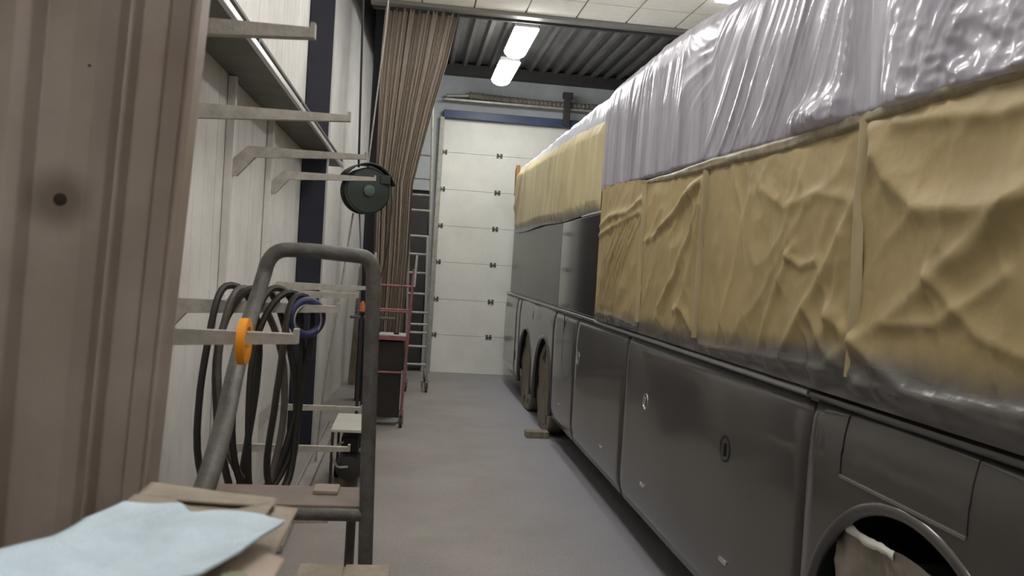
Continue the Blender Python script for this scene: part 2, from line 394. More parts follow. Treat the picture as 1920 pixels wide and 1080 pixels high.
# arch lips and wheel wells
for (c, zc, r) in arches:
    mb = MB(); P = []
    for k in range(33):
        a = PI*k/32*1.0; P.append((XS+.014, c-(r+.022)*math.cos(a), max(.29, zc+(r+.022)*math.sin(a))))
    P = [(XS+.014, c-(r+.022), .29)]+P+[(XS+.014, c+(r+.022), .29)]
    mb.tube(P, .025, 12); mb.build('wheel_arch_lip', M_paint, coach)
    wv, wf = [], []
    for k in range(33):
        a = PI*k/32
        for xx in (XS+.02, XS+.62): wv.append((xx, c-(r+.01)*math.cos(a), zc+(r+.01)*math.sin(a)))
    wf = [(2*i, 2*i+1, 2*i+3, 2*i+2) for i in range(32)]
    o = mesh('wheel_well', wv, wf, M_under, None, True); o.parent = coach; o.location = -coach.location
# beltline rail
y0, y1 = -.35, 13.45
mb = MB(); pr = [(XS+.03, 1.455), (XS-.004, 1.458), (XS-.014, 1.468), (XS-.012, 1.480), (XS+.004, 1.490), (XS+.03, 1.490)]
mb.prism(pr, 3.09, 6.9, 'y'); mb.build('beltline_rail', mat('highlight rail', (150, 150, 148), .25, metal=.5), coach)  # middle stretch carries the ridge highlight in its brighter colour
MB().prism([(p[0]+.004, p[1]) for p in pr], 6.9, y1, 'y').build('beltline_rail', M_paint, coach); MB().prism([(p[0]+.008, p[1]) for p in pr], y0, 3.08, 'y').build('beltline_rail', M_paint, coach)
# upper body shell: one closed surface (side, roof, other side), rear and front caps
prof = [(XS+.03, 1.44), (XS+.03, 2.2), (XS+.035, 3.0), (XS+.05, 3.22), (XS+.10, 3.38), (XS+.24, 3.47), (XS+.6, 3.54), (2.87, 3.57)]
prof += [(2*2.87-a, b) for a, b in reversed(prof[:-1])]
vs, fs = [], []; Ys = [-.35, -.25, 0, 3, 6.9, 10, 13.0, 13.3, 13.42, 13.48]; ins = [.12, .04, 0, 0, 0, 0, 0, .02, .06, .14]
for yv, i_ in zip(Ys, ins):
    for (px, pz) in prof: vs.append((px+(i_ if px < 2.87 else -i_ if px > 2.87 else 0), yv, pz-(i_*.5 if pz > 3 else 0)))
n = len(prof)
for i in range(len(Ys)-1):
    for k in range(n-1): fs.append((i*n+k, i*n+k+1, (i+1)*n+k+1, (i+1)*n+k))
fs += [tuple(range(n)), tuple((len(Ys)-1)*n+k for k in range(n-1, -1, -1))]
o = mesh('upper_body', vs, fs, M_paint2, None, True); o.parent = coach; o.location = -coach.location
# glossy dark panel and its trims
MB().box(XS+.004, XS+.032, 6.93, 8.72, 1.50, 2.40, .006).build('glossy_panel', M_glass, coach)['label'] = 'glossy black side panel'
MB().box(XS-.006, XS+.02, 6.895, 6.925, 1.49, 2.43, .004).build('panel_trim', M_alub, coach)
MB().box(XS-.004, XS+.02, 6.93, 7.75, 2.405, 2.425, .004).build('panel_trim', M_alub, coach)
MB().box(XS+.01, XS+.032, 8.76, 12.9, 1.50, 2.40, .006).build('rear_side_panel', M_paint2, coach)
# dark underside boxes added to block light, and the far side
ub = MB(); ub.box(1.72, 4.02, 3.3, 8.7, .36, 1.44); ub.box(2.25, 3.5, 1.2, 3.3, .5, 1.44); ub.box(2.25, 3.5, 8.7, 11.8, .5, 1.44); ub.box(1.72, 4.02, 11.8, 13.3, .4, 1.44); ub.box(1.72, 4.02, -.2, 1.4, .4, 1.44)
ub.build('underbody_light_block', M_under, coach)
MB().box(4.1, 4.14, -.3, 13.4, .3, 1.45).build('far_side_panel', M_paint, coach)
MB().box(1.62, 4.1, 13.40, 13.46, .35, 1.45, .01).build('rear_bumper', M_paint, coach)
# doors cut into the near panel (filler flap outline: recessed joints)
for yy in (2.128, 2.82): MB().tube([(xprof(z)+.0005, yy, z) for z in [1.22+.235*k/12 for k in range(13)]], .0035, 6).build('flap_joint', M_black, coach)
MB().prism([(XS+.006, 1.205), (XS-.005, 1.207), (XS-.005, 1.217), (XS+.006, 1.219)], 2.13, 2.82, 'y').build('flap_edge', mat('pale flap edge', (120, 118, 114), .4, metal=.3), coach)  # lower edge strip of the flap, paler than the coach paint
# locks and latches
def dish(yc, zc, m, r=.055):
    Mx = Matrix.Translation((XS+.004, yc, zc)) @ Matrix.Rotation(-PI/2, 4, 'Y')
    mb = MB(); mb.lathe([(r+.012, 0.0), (r+.012, .006), (r, .007), (r*.9, -.004), (.004, -.006)], 24, Mx)
    o = mb.build('lock', m, coach)
    k = MB(); k.box(XS-.008, XS+.002, yc-.012, yc+.012, zc-.038, zc+.03, .004); k.build('lock_handle', m, coach); return o
dish(3.90, 1.065, M_black)['label'] = 'dark round lock'
dish(5.29, 1.06, M_chrome, .045); dish(7.50, 1.09, M_chrome, .05)
for yy, zz in ((3.83, .53), (5.23, .52), (6.41, .51), (8.3, .52), (12.6, .62)):
    MB().box(XS-.008, XS+.012, yy-.045, yy+.045, zz-.011, zz+.011, .004).build('latch', M_chrome, coach)
MB().box(XS-.001, XS+.004, 11.90, 11.98, .55, .68, .004).build('latch', M_black, coach)
MB().box(XS+.0005, XS+.008, 8.3, 8.306, .95, 1.44).build('joint', M_black, coach)
# wheels
def wheel(yc, xo, paper):
    w = bpy.data.objects.new('wheel', None); C.objects.link(w); w.parent = coach; w.location = Vector((xo, yc, .51))-coach.location
    R = Matrix.Rotation(PI/2, 4, 'Y')
    mb = MB(); mb.lathe([(.28, .0), (.44, -.012), (.49, .01), (.51, .05), (.51, .24), (.49, .28), (.44, .3), (.28, .29)], 40, R)
    mb.build('tyre', M_tire, None).parent = w
    mb = MB(); mb.lathe([(.28, .02), (.26, .05), (.22, .08), (.14, .07), (.12, .0), (.02, -.01)], 30, R); mb.build('rim', M_tubeg, None).parent = w
    return w
wheel(2.38, 1.68, 0); wheel(9.50, 1.67, 1); wheel(10.97, 1.67, 1)

def wheel_cover(yc, xo, r, label, m, amp, seed):
    nu, nv = 60, 26; a = np.linspace(0, 2*PI, nu+1)[:, None]; q = np.linspace(0, 1, nv)[None, :]
    rad = r*np.clip(q*1.15, 0, 1); dx = np.where(q > .87, (q-.87)/.13*.16, 0)
    Y = rad*np.sin(a); Z = rad*np.cos(a)
    d = amp*(fbm(Y*7+9, Z*7+3, seed)+.6*ridge(Y*5+Z*2+5, Z*3+5, seed+3)-.8)*np.where(q > .9, .5, 1)
    X = xo+dx-d; P = np.stack([X+0*a, yc+Y, np.maximum(.51+Z, .012)+0*d], -1)
    o = grid_obj('wheel_cover', P, m); tag(o, label, 'wheel cover'); return o
M_wpaper = mat('wheel paper', (112, 102, 84), .5, var=.12, vscale=5)
wheel_cover(9.50, 1.655, .535, 'tan paper cover over the coach rear wheel with the wooden chock', M_wpaper, .03, 2)
wheel_cover(10.97, 1.655, .535, 'tan paper cover over the rearmost coach wheel', M_wpaper, .03, 9)
yy = np.linspace(1.92, 2.88, 110)[:, None]; tt = np.linspace(0, 1, 70)[None, :]
Z = .06+(1.035-.06+.012*np.sin(yy*11)-.02*np.clip(2.5-yy, 0, 1))*tt; md = .4+vn(yy*3, Z*2, 4)
D = .016*ridge(yy*6+Z*1.5, Z*1.2, 3)**2*md+.010*ridge(yy*13-Z*4, Z*5, 5)**3+.008*ridge(yy*4+Z*7, Z*6-yy*3, 6)**3
tag(grid_obj('wheel_cover', np.stack([1.655-D, yy+0*D, Z], -1), mat('dull film', (128, 120, 110), .33, var=.22, vscale=5, spec=.6)), 'crumpled grey plastic sheet hung over the coach front wheel at lower right', 'wheel cover')
yy = np.linspace(2.50, 2.80, 40)[:, None]; tt = np.linspace(-1, 1, 5)[None, :]
Z = 1.028+.004*np.sin(yy*30)+tt*(.014+.007*vn(yy*40, yy*0, 3)); X = 1.632-.006*(1-tt**2)-.006*vn(yy*25, tt, 8)
tag(grid_obj('masking_tape', np.stack([X, yy+0*Z, Z], -1), mat('white tape', (240, 238, 230), .6)), 'torn white tape strip along the top of the front wheel cover', 'tape')
t = tag(MB().box(1.40, 1.66, 9.07, 9.22, 0.0, .07, .008).build('wheel_chock', M_wood), 'small wooden chock on the floor under the rear wheel', 'chock')

# ------------------------------------------------------------------ masking paper (real folds in the sheet)
def seg_fold(Y, Z, pts, w, amp, edge=0.0):
    """raised crease along a polyline in (Y,Z)"""
    best = np.full(Y.shape, 1e9); 
    for (a, b) in zip(pts[:-1], pts[1:]):
        ay, az = a; by, bz = b; L2 = (by-ay)**2+(bz-az)**2
        t = np.clip(((Y-ay)*(by-ay)+(Z-az)*(bz-az))/L2, 0, 1)
        d = np.hypot(Y-(ay+t*(by-ay)), Z-(az+t*(bz-az))); best = np.minimum(best, d)
    return amp*np.exp(-(best/w)**1.4)
FOLDS = [
    ([(2.70, 1.555), (2.3, 1.575), (1.9, 1.60), (1.2, 1.6)], .022, .018), ([(4.32, 1.535), (3.7, 1.56), (3.2, 1.585), (2.85, 1.58)], .020, .016), ([(6.8, 1.55), (6.2, 1.56), (5.6, 1.53)], .02, .014),  # (polyline, width, height)
    ([(2.72, 2.44), (2.60, 2.27), (2.42, 2.16), (2.15, 2.14), (1.8, 2.16)], .060, .034),
    ([(3.0, 1.56), (2.45, 1.86), (2.2, 2.02), (1.9, 2.2)], .050, .020),
    ([(2.95, 1.80), (2.55, 1.62), (2.3, 1.56), (1.9, 1.55)], .040, .026),
    ([(2.60, 2.46), (2.35, 2.44), (2.1, 2.40), (1.8, 2.42)], .035, .020),
    ([(2.35, 1.95), (2.1, 1.78), (1.9, 1.74)], .030, .014),
    ([(2.55, 1.78), (2.3, 1.80), (2.0, 1.95)], .025, .012),
    ([(2.7, 2.35), (2.98, 1.95), (3.12, 1.80), (3.3, 1.62)], .035, .022),
    ([(2.86, 2.08), (2.90, 1.86), (2.93, 1.72)], .03, .02),
    ([(3.30, 2.02), (3.18, 1.97), (3.05, 1.99)], .020, .016),
    ([(3.10, 1.80), (2.95, 1.66), (2.70, 1.56)], .04, .022),
    ([(3.6, 2.32), (3.35, 2.22), (3.1, 2.26), (2.85, 2.22)], .03, .012),
    ([(4.05, 1.62), (3.9, 1.9), (3.75, 2.3)], .03, .010),
    ([(3.55, 1.60), (3.42, 1.85), (3.25, 2.05)], .03, .016),
    ([(4.40, 2.42), (4.55, 2.15), (4.75, 1.90), (5.05, 1.70)], .025, .020),
    ([(4.42, 2.30), (4.50, 2.0), (4.62, 1.72), (4.70, 1.60)], .030, .024),
    ([(4.45, 2.45), (4.80, 2.30), (5.2, 2.15), (5.5, 2.13)], .030, .018),
    ([(4.44, 1.60), (4.6, 1.72), (4.75, 1.70)], .030, .020),
    ([(5.6, 2.42), (5.9, 2.34), (6.4, 2.34), (6.8, 2.28)], .035, .03),
    ([(5.62, 2.33), (6.0, 2.28), (6.45, 2.24), (6.85, 2.20)], .025, .02),
]
for k in range(7): FOLDS.append(([(5.62+.10*k, 2.28-.01*k), (5.95+.10*k, 1.98), (6.25+.09*k, 1.62)], .016, .016))
for k in range(5): FOLDS.append(([(4.44+.03*k, 2.44), (4.7+.13*k, 2.30-.04*k)], .014, .010))
def paper_sheet(y0, y1, ztop0, ztop1, seed, label, x0=XS-.004, m=M_paper, folds=FOLDS, zbot=1.497, dy=.013, dz=.012, amp=1., fan=0, side_tuck=.04):
    ny, nz = int((y1-y0)/dy), int((ztop0-zbot)/dz); yy = np.linspace(y0, y1, ny+1)[:, None]; tt = np.linspace(0, 1, nz+1)[None, :]
    top = ztop0+(ztop1-ztop0)*(yy-y0)/(y1-y0)+.022*(fbm(yy*3.1+seed, yy*0+.3, seed)-.5)*2
    bot = zbot+0*yy
    Z = bot+(top-bot)*tt; Y = yy+.010*(fbm(Z*4, yy*0+seed, seed+5)-.5)*np.minimum(1, np.minimum(yy-y0, y1-yy)/.05)
    b = np.sin(np.clip((Y-y0)/(y1-y0), 0, 1)*PI)**.5*np.sin(np.clip(tt, 0, 1)*PI)**.5
    D = .022*b*(.4+fbm(Y*1.6+seed, Z*1.8, seed+1))
    # diagonal creasing, warped
    w = .25*(fbm(Y*2, Z*2, seed+2)-.5)
    D += amp*.016*b*ridge((Y*.9+Z*1.1+w)*4.5, (Z-Y+w)*1.6, seed+3)**2
    D += amp*.008*ridge((Y-Z*.3+w)*9, (Z+Y*.4)*3.2, seed+4)**3
    D += amp*.006*(fbm(Y*12, Z*12, seed+6, 3)-.5)
    for pts, wd, am in folds: D = D+seg_fold(Y+.05*w, Z+.08*w, pts, wd, am)
    e = np.minimum(1, np.minimum(Y-y0, y1-Y)/side_tuck)*np.minimum(1, np.minimum(tt, 1-tt)*(top-bot)/.03)
    D = .012+(D-.012)*np.clip(.25+.75*e, 0, 1)
    P = np.stack([x0-D+0*Y, Y, Z], -1); o = grid_obj('masking_paper', P, m); tag(o, label, 'masking paper', None)
    return o
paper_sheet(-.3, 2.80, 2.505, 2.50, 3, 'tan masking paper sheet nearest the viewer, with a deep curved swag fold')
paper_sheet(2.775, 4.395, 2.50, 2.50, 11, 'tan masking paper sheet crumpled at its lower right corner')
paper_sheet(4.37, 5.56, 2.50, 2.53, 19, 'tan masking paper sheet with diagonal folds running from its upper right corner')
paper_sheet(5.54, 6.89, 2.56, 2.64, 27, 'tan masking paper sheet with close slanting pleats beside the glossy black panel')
def strip(y0a, y0b, z0, z1, w, seed, label):
    zz = np.linspace(z0, z1, 60)[None, :]; tt = np.linspace(-1, 1, 9)[:, None]
    yc = y0a+(y0b-y0a)*(zz-z0)/(z1-z0)+.006*np.sin(zz*9+seed)
    Y = yc+tt*w*(1+.15*np.sin(zz*13+seed)); X = XS-.010-.026*(1-tt**2)-.004*vn(zz*20, tt*2+3, seed)
    tag(grid_obj('tape_strip', np.stack([X+0*Y, Y, zz+0*Y], -1), M_tape), label, 'tape')
strip(2.768, 2.795, 1.58, 2.50, .027, 1, 'vertical pale tape joining the nearest and second paper sheets')
strip(4.39, 4.375, 1.57, 2.49, .018, 2, 'thin vertical tape joining the second and third paper sheets')
strip(5.545, 5.56, 1.57, 2.52, .02, 3, 'thin vertical tape beside the pleated paper sheet')
def along(y0, y1, zf, h, label, x=XS-.022, m=M_tape):
    yy = np.linspace(y0, y1, 160)[:, None]; tt = np.linspace(-1, 1, 9)[None, :]
    Z = zf(yy)+tt*h; tp = np.clip((y1-yy)/1.2, 0, 1)**.5; X = XS-.008-(.016*(1-tt**4)+.014*fbm(yy*5, tt+2, 4))*(.35+.65*tp)+0*Z; Z = zf(yy)+tt*h*(.3+.7*tp)
    tag(grid_obj('tape_strip', np.stack([X, yy+0*Z, Z+.006*(fbm(yy*7, yy*0, 3)-.5)], -1), m), label, 'tape')
along(-.3, 5.55, lambda y: 2.508+.008*np.sin(y*3.3)+np.where(y > 4.4, (y-4.4)*.03, 0), .030, 'long grey tape line between plastic film and tan paper', m=mat('grey tape', (140, 130, 106), .4, var=.2, vscale=12))

# ---------------------------------------------------------------- plastic film
def film(y0, y1, zb0, zb1, seed, label, dy=.008):
    ny = int((y1-y0)/dy); yy = np.linspace(y0, y1, ny+1)[:, None]
    ctrl = [(0, XS, 0.), (.45, XS-.002, .5), (.62, XS+.012, .76), (.72, XS+.035, .885), (.79, XS+.085, .975), (.85, XS+.22, 1.03), (.92, XS+.6, 1.07), (1.0, XS+1.27, 1.10)]
    nv = 120; q = np.linspace(0, 1, nv+1)
    # more samples on the side wall
    qs = np.array([c[0] for c in ctrl]); xs = np.interp(q, qs, [c[1] for c in ctrl]); zt = np.interp(q, qs, [c[2] for c in ctrl])
    for _ in range(4): xs[1:-1] = (xs[:-2]+2*xs[1:-1]+xs[2:])/4; zt[1:-1] = (zt[:-2]+2*zt[1:-1]+zt[2:])/4
    zb = zb0+(zb1-zb0)*(yy-y0)/(y1-y0); sag = np.interp(yy, [3.0, 4.2, 5.3], [.07, .09, 0.])
    ztop = 3.60-sag
    Z = zb+(ztop-zb)*zt[None, :]/1.10; X = xs[None, :]+0*yy
    # fan of folds: lean towards the viewer as they rise
    kk = np.interp(yy, [1.2, 2.2, 2.75, 3.0, 3.7, 4.4, 4.9, 5.6, 7], [1.0, .9, -.15, .6, 1.0, 1.3, .2, .15, .0])
    h = np.clip(Z-2.5, 0, 1.2)
    u = yy+kk*h*.75+.05*(fbm(yy*2, Z*1.6, seed)-.5)
    side = np.exp(-((np.clip(X-XS, 0, 2))/.25)**2)
    near = np.interp(yy, [2.2, 3.2, 5.0, 7.0], [1.0, 1.0, .75, .45])
    md = .25+.9*vn(u*1.1, Z*.6, seed+9); md2 = .2+vn(u*2.3+4, Z*.9, seed+10)
    D = .020*ridge(u*1.7, Z*.25, seed+1)**2+md*.024*ridge(u*4.3, Z*.4+3, seed+2)**5+md2*.015*ridge(u*9.5, Z*.45+5, seed+3)**5
    D += md*.009*ridge(u*19, Z*.5, seed+4)**5+md2*.0025*ridge(u*41, Z*.7, seed+5)**4
    D += .006*np.clip(fbm(u*3, Z*2.4, seed+7)-.45, 0, 1)*ridge(u*13+Z*5, Z*9-u*3, seed+8)**5*3
    if True:  # gathered bundle at Y 2.8 and crumples near the hem at the right
        g = np.exp(-((yy-2.80-.10*h)/(.05+.10*h))**2); D += g*.030*ridge((yy-2.80-.10*h)*22/(1+h*1.6), Z*.3, 77)**1.5
        c = np.clip((2.75-yy)/.3, 0, 1)*np.clip(1-(h/.55), 0, 1); D += c*(.020*ridge(yy*4+Z*5, Z*6-yy*3, 55)+.014*ridge(yy*11+Z*7, Z*13-yy*7, 56)+.008*ridge(yy*25, Z*28, 57))
        c2 = np.exp(-((yy-3.15)/.22)**2-((h-.07)/.07)**2); D += c2*(.03+.02*ridge(yy*9, Z*14, 5)+.012*ridge(yy*22+Z*9, Z*30, 6))
    D = D*near*side
    e = np.clip(np.minimum(yy-y0, y1-yy)/.05, 0, 1)*np.clip(q[None, :]/.02, 0, 1)
    P = np.stack([X-(D*e)-.003, yy+0*Z, Z+.15*D*(1-side)], -1)
    o = grid_obj('plastic_film', P, M_foil); tag(o, label, 'plastic film'); return o
film(-.3, 7.02, 2.44, 2.59, 4, 'creased translucent grey plastic film covering the upper windows and roof, nearest part')
# rear film over the roof edge above the rear paper
def rear_film():
    yy = np.linspace(6.98, 13.40, 300)[:, None]; n = 50; q = np.linspace(0, 1, n)
    xs = np.interp(q, [0, .35, .5, .62, .75, 1], [XS+.012, XS+.02, XS+.05, XS+.10, XS+.35, XS+1.27]); zz = np.interp(q, [0, .35, .5, .62, .75, 1], [2.9, 3.26, 3.40, 3.47, 3.54, 3.60])
    for _ in range(3): xs[1:-1] = (xs[:-2]+2*xs[1:-1]+xs[2:])/4; zz[1:-1] = (zz[:-2]+2*zz[1:-1]+zz[2:])/4
    D = (.02*ridge(yy*4+zz[None, :], zz[None, :]*1.5, 3)**2+.012*ridge(yy*9, zz[None, :]*2, 8)**2)*np.exp(-((xs[None, :]-XS)/.3)**2)
    rnd = np.clip((yy-12.9)/.5, 0, 1)**2
    P = np.stack([xs[None, :]-D+.16*rnd, yy+0*D, zz[None, :]+0*D-.12*rnd], -1)
    tag(grid_obj('plastic_film', P, M_foilroof), 'whitish plastic film over the roof edge of the coach rear', 'plastic film')
rear_film()
# rear paper: top edge rises with distance
def rear_paper(y0, y1, zt0, zt1, seed, label, xo):
    ny, nz = int((y1-y0)/.02), 60; yy = np.linspace(y0, y1, ny+1)[:, None]; tt = np.linspace(0, 1, nz+1)[None, :]
    top = zt0+(zt1-zt0)*(yy-y0)/(y1-y0)+.05*(vn(yy*2.3, yy*0+.5, seed)-.5)
    bot = 2.415+.012*np.sin(yy*2); Z = bot+(top-bot)*tt; Y = yy+0*Z
    D = .02*ridge((Y+.25*Z)*2.4, Z*.5, seed)**2+.014*ridge((Y+.2*Z)*6, Z*.7, seed+1)**2+.02*fbm(Y*1.3, Z*1.3, seed+2)
    for k in range(4): D = D+seg_fold(Y, Z, [(12.2+.15*k, 3.3), (12.55+.12*k, 2.8)], .05, .03)*(1 if y1 > 12 else 0)
    for k in range(7): D = D+seg_fold(Y, Z, [(7.3+.22*k, 3.25), (7.45+.24*k, 2.55)], .03, .018)
    e = np.clip(np.minimum(Y-y0, y1-Y)/.05, 0, 1)*np.clip(np.minimum(tt, 1-tt)*8, 0, 1)
    cr = np.clip(Z-3.22, 0, 1)**1.6*.5+.14*np.clip((Y-12.6)/.6, 0, 1)**2
    P = np.stack([xo-D*e+cr+.018, Y, Z], -1); tag(grid_obj('masking_paper', P, M_paperr), label, 'masking paper')
rear_paper(6.96, 9.0, 3.19, 3.30, 31, 'pale yellow paper over the coach rear windows, its squared corner rising to the film', XS-.022)
rear_paper(8.96, 13.0, 3.30, 3.44, 37, 'pale yellow paper wrapped towards the far rear corner of the coach', XS-.014)
tag(MB().prism([(12.94, 3.05), (13.10, 3.02), (13.14, 3.42), (13.0, 3.50)], XS-.012, XS+.05, 'x').build('cardboard_flap', mat('brown card', (142, 104, 58), .8)), 'small brown card corner sticking up at the far rear of the coach', 'cardboard')

# ------------------------------------------------------------------ shelf and cantilever rack on the left wall
t = thing('wall_shelf', 'long wall shelf above the rack arms with a double front rail', 'shelf', (-.95, 4, 2.91))
# board is notched around the blue column
poly = [(XW+.004, -1.5), (-.83, -1.5), (-.83, 9.6), (XW+.004, 9.6), (XW+.004, 8.52), (-.855, 8.52), (-.855, 8.28), (XW+.004, 8.28)]
MB().prism(poly, 2.905, 2.93, 'z').build('shelf_board', M_shelf, t)
rl = MB(); rl.box(-.828, -.803, -1.5, 9.6, 2.895, 2.93, .004); rl.build('front_rail', M_alub, t)
rl = MB(); rl.box(-.835, -.815, -1.5, 9.6, 2.965, 2.985, .004); rl.build('front_rail', M_tubeg, t)
for yy in (1.0, 2.6, 4.35, 6.0, 7.6, 9.4): MB().box(-.834, -.816, yy-.015, yy+.015, 2.93, 2.966).build('rail_post', M_tubeg, t)
YR = [2.3, 3.65, 5.0, 6.35]; tiers = [(2.49, .060), (1.665, .060), (.745, .045)]
desc = ['nearest the viewer, with orange tape on its middle arm', 'second from the viewer, holding the hose coils', 'third from the viewer, hanging above the tubular frame', 'farthest away, nearest the blue column']
def rack(i, yc):
    t = thing('cantilever_bracket', 'three-armed cream wall bracket '+desc[i], 'rack', (XW, yc, 0), 'cantilever brackets along the left wall')
    MB().box(XW+.003, XW+.05, yc-.022, yc+.022, 0.0, 2.9, .004).build('upright', M_wall, t)
    for z, h in tiers:
        a = MB(); z1 = z+.015
        pts = [(XW+.052, z1-.17), (XW+.07, z1-.17), (XW+.17, z1-h*1.05), (-.30, z1-.022), (-.30, z1+.012), (-.285, z1+.012), (-.285, z1-.0), (-.312, z1-.0), (XW+.17, z1), (XW+.12, z1), (XW+.052, z1-.05)]
        pts = [(XW+.05, z1-.18), (XW+.075, z1-.18), (XW+.175, z1-h*1.05), (-.287, z1-.026), (-.287, z1+.014), (-.300, z1+.014), (-.300, z1), (XW+.13, z1), (XW+.05, z1-.08)]
        a.prism(pts, yc-.017, yc+.017, 'y'); a.build('arm', M_arm, t)
for i, yy in enumerate(YR): rack(i, yy)
# tape roll hanging from the nearest middle arm
R = Matrix.Translation((-.43, 2.3, 1.6525+.0)) @ Matrix.Rotation(PI/2, 4, 'Y') @ Matrix.Rotation(.0, 4, 'X')
mb = MB(); seg = 40; vs = []; fs = []
prr = [(.042, -.011), (.063, -.011), (.0633, 0), (.063, .011), (.042, .011)]
for k in range(seg):
    q = 2*PI*k/seg
    for (r, h) in prr: vs.append(R @ Vector((r*math.cos(q), r*math.sin(q), h)))
for k in range(seg):
    l = (k+1) % seg
    for j in range(5): fs.append((k*5+j, k*5+(j+1) % 5, l*5+(j+1) % 5, l*5+j))
mb.add(vs, fs, True); tag(mb.build('tape_roll', M_orange), 'orange masking tape roll seen edge-on, hanging on the nearest middle arm', 'tape roll')

# hose coils over the second bracket's middle arm
def loop(xl, xr, ztop, zbot, y, lean, r, seed, skew=0.):
    P = []; n = 40
    for k in range(n):
        q = 2*PI*k/n; c, s = math.cos(q), math.sin(q)
        xx = (xl+xr)/2+(xr-xl)/2*(abs(c)**.8*(1 if c > 0 else -1)); tz = (s+1)/2
        zz = zbot+(ztop-zbot)*(tz**.9 if s > 0 else tz)
        xx += skew*(1-tz)*(xr-xl) + .012*math.sin(q*3+seed)
        P.append((xx, y+.10*c+.01*math.sin(2*q+seed)*abs(c), zz))
    return P
t = thing('hose_coil', 'coil of grey-brown hoses hung over the rack arm behind the orange tape', 'hose', (-.7, 3.72, 1.68))
for k, (xl, xr, zt, zb, sk) in enumerate([(-.83, -.64, 1.745, .80, .0), (-.80, -.58, 1.735, .86, .45), (-.79, -.50, 1.74, .74, .2)]):
    MB().tube(loop(xl, xr, zt, zb, 3.65+.004*k, .03, .016, k*1.3, sk), .0155, 8, True).build('hose_loop', M_hose if k % 2 else M_hosed, t)
t = thing('hose_coil', 'coil of black hoses hung over the rack arm in front of the blue column', 'hose', (-.5, 3.9, 1.68))
for k, (xl, xr, zt, zb, sk) in enumerate([(-.66, -.44, 1.745, .82, -.2), (-.60, -.42, 1.73, .84, -.35), (-.50, -.40, 1.72, .86, -.6)]):
    MB().tube(loop(xl, xr, zt, zb, 3.65+.004*k, .03, .016, k*2.1+1, sk), .0145, 8, True).build('hose_loop', M_hosed, t)
# navy ring of cable at the tip of the second bracket arm
t = thing('cable_ring', 'round navy cable ring with a thin grey ring, hung near an arm tip', 'cable', (-.425, 3.6, 1.6))
MB().tube([(-.425+.060*math.cos(a), 3.65+.04*math.cos(a), 1.624+.074*math.sin(a)) for a in [2*PI*k/36 for k in range(36)]], .017, 10, True).build('navy_coil', M_navy, t)
MB().tube([(-.418+.052*math.cos(a), 3.65+.036*math.cos(a)-.02*math.cos(a)**2, 1.614+.071*math.sin(a)) for a in [2*PI*k/36 for k in range(36)]], .004, 8, True).build('grey_ring', M_alu, t)

# ------------------------------------------------------------------ tubular handle frame / trolley
def smooth_path(P, it=3):
    P = [Vector(p) for p in P]
    for _ in range(it):
        Q = [P[0]]
        for a, b in zip(P[:-1], P[1:]): Q += [a*.75+b*.25, a*.25+b*.75]
        P = Q+[P[-1]]
    return P
t = thing('tubular_trolley', 'dark grey round-tube trolley with an arched handle and dusty deck', 'trolley', (-.3, 2.9, 0))
XRG = -.118
hp = [(-.62, 1.80, .0), (-.48, 1.88, 1.20), (-.425, 2.0, 1.385), (-.50, 2.62, 1.60), (-.497, 2.9, 1.78), (-.47, 2.9, 1.905), (-.36, 2.9, 1.912), (-.22, 2.9, 1.905), (-.125, 2.9, 1.90), (-.118, 2.9, 1.78), (-.11, 2.9, 1.4), (-.085, 2.9, .6), (-.07, 2.9, .03)]
MB().tube(smooth_path(hp, 3), .0255, 16).build('handle', M_tubeg, t)
MB().tube([(-.62, 2.9, 1.0), (-.105, 2.9, 1.0)], .022, 12).build('crossbar', M_tubeg, t)
MB().box(-.66, -.10, 2.925, 3.17, .995, 1.025, .006).build('deck', mat('dusty deck', (132, 120, 112), .8, var=.08, vscale=7), t)
for x, y in ((-.60, 2.97), (-.60, 3.12), (-.16, 3.12)): MB().tube([(x, y, .0), (x, y, .995)], .018, 10).build('leg', M_tubeg, t)
tag(MB().box(-.30, -.21, 3.05, 3.15, 1.0255, 1.04, .004, Matrix.Identity(4)).build('offcut', M_card), 'small flat card offcut on the far edge of the trolley deck', 'card')
t = thing('carton', 'pale cardboard carton standing on the floor at the foot of the tubular trolley', 'carton', (-.16, 2.45, 0))
MB().box(-.285, -.005, 2.15, 2.62, 0, .925, .006).build('carton_body', M_card, t)
for xx, a in ((-.285, .0), (-.145, .0)): MB().box(xx+.003, xx+.137, 2.155, 2.615, .927, .932, .001).build('flap', M_card, t)

# ------------------------------------------------------------------ left foreground steel profile
prof = [(-1.08, 1.56), (-.74, 1.56), (-.72, 1.50), (-.70, 1.485), (-.672, 1.485), (-.655, 1.50), (-.645, 1.535), (-.60, 1.540), (-.56, 1.540), (-.525, 1.532), (-.508, 1.512), (-.497, 1.495), (-.491, 1.50), (-.487, 1.535), (-.445, 1.540), (-.440, 1.528), (-.405, 1.520), (-.397, 1.500), (-.389, 1.497), (-.384, 1.505), (-.381, 1.545), (-.395, 1.60), (-1.08, 1.62)]
vs, fs = [], []; n = len(prof); zl = [0, 1.0, 1.5, 2.3, 3.4, 4.86]
for z in zl:
    for (px, py) in prof:
        w = (px+1.08)/.7; sh = .055*(z-2.3)*w
        vs.append((px+sh, py, z))
for i in range(len(zl)-1):
    for k in range(n): fs.append((i*n+k, i*n+(k+1) % n, (i+1)*n+(k+1) % n, (i+1)*n+k))
fs += [tuple(range(n-1, -1, -1)), tuple((len(zl)-1)*n+k for k in range(n))]
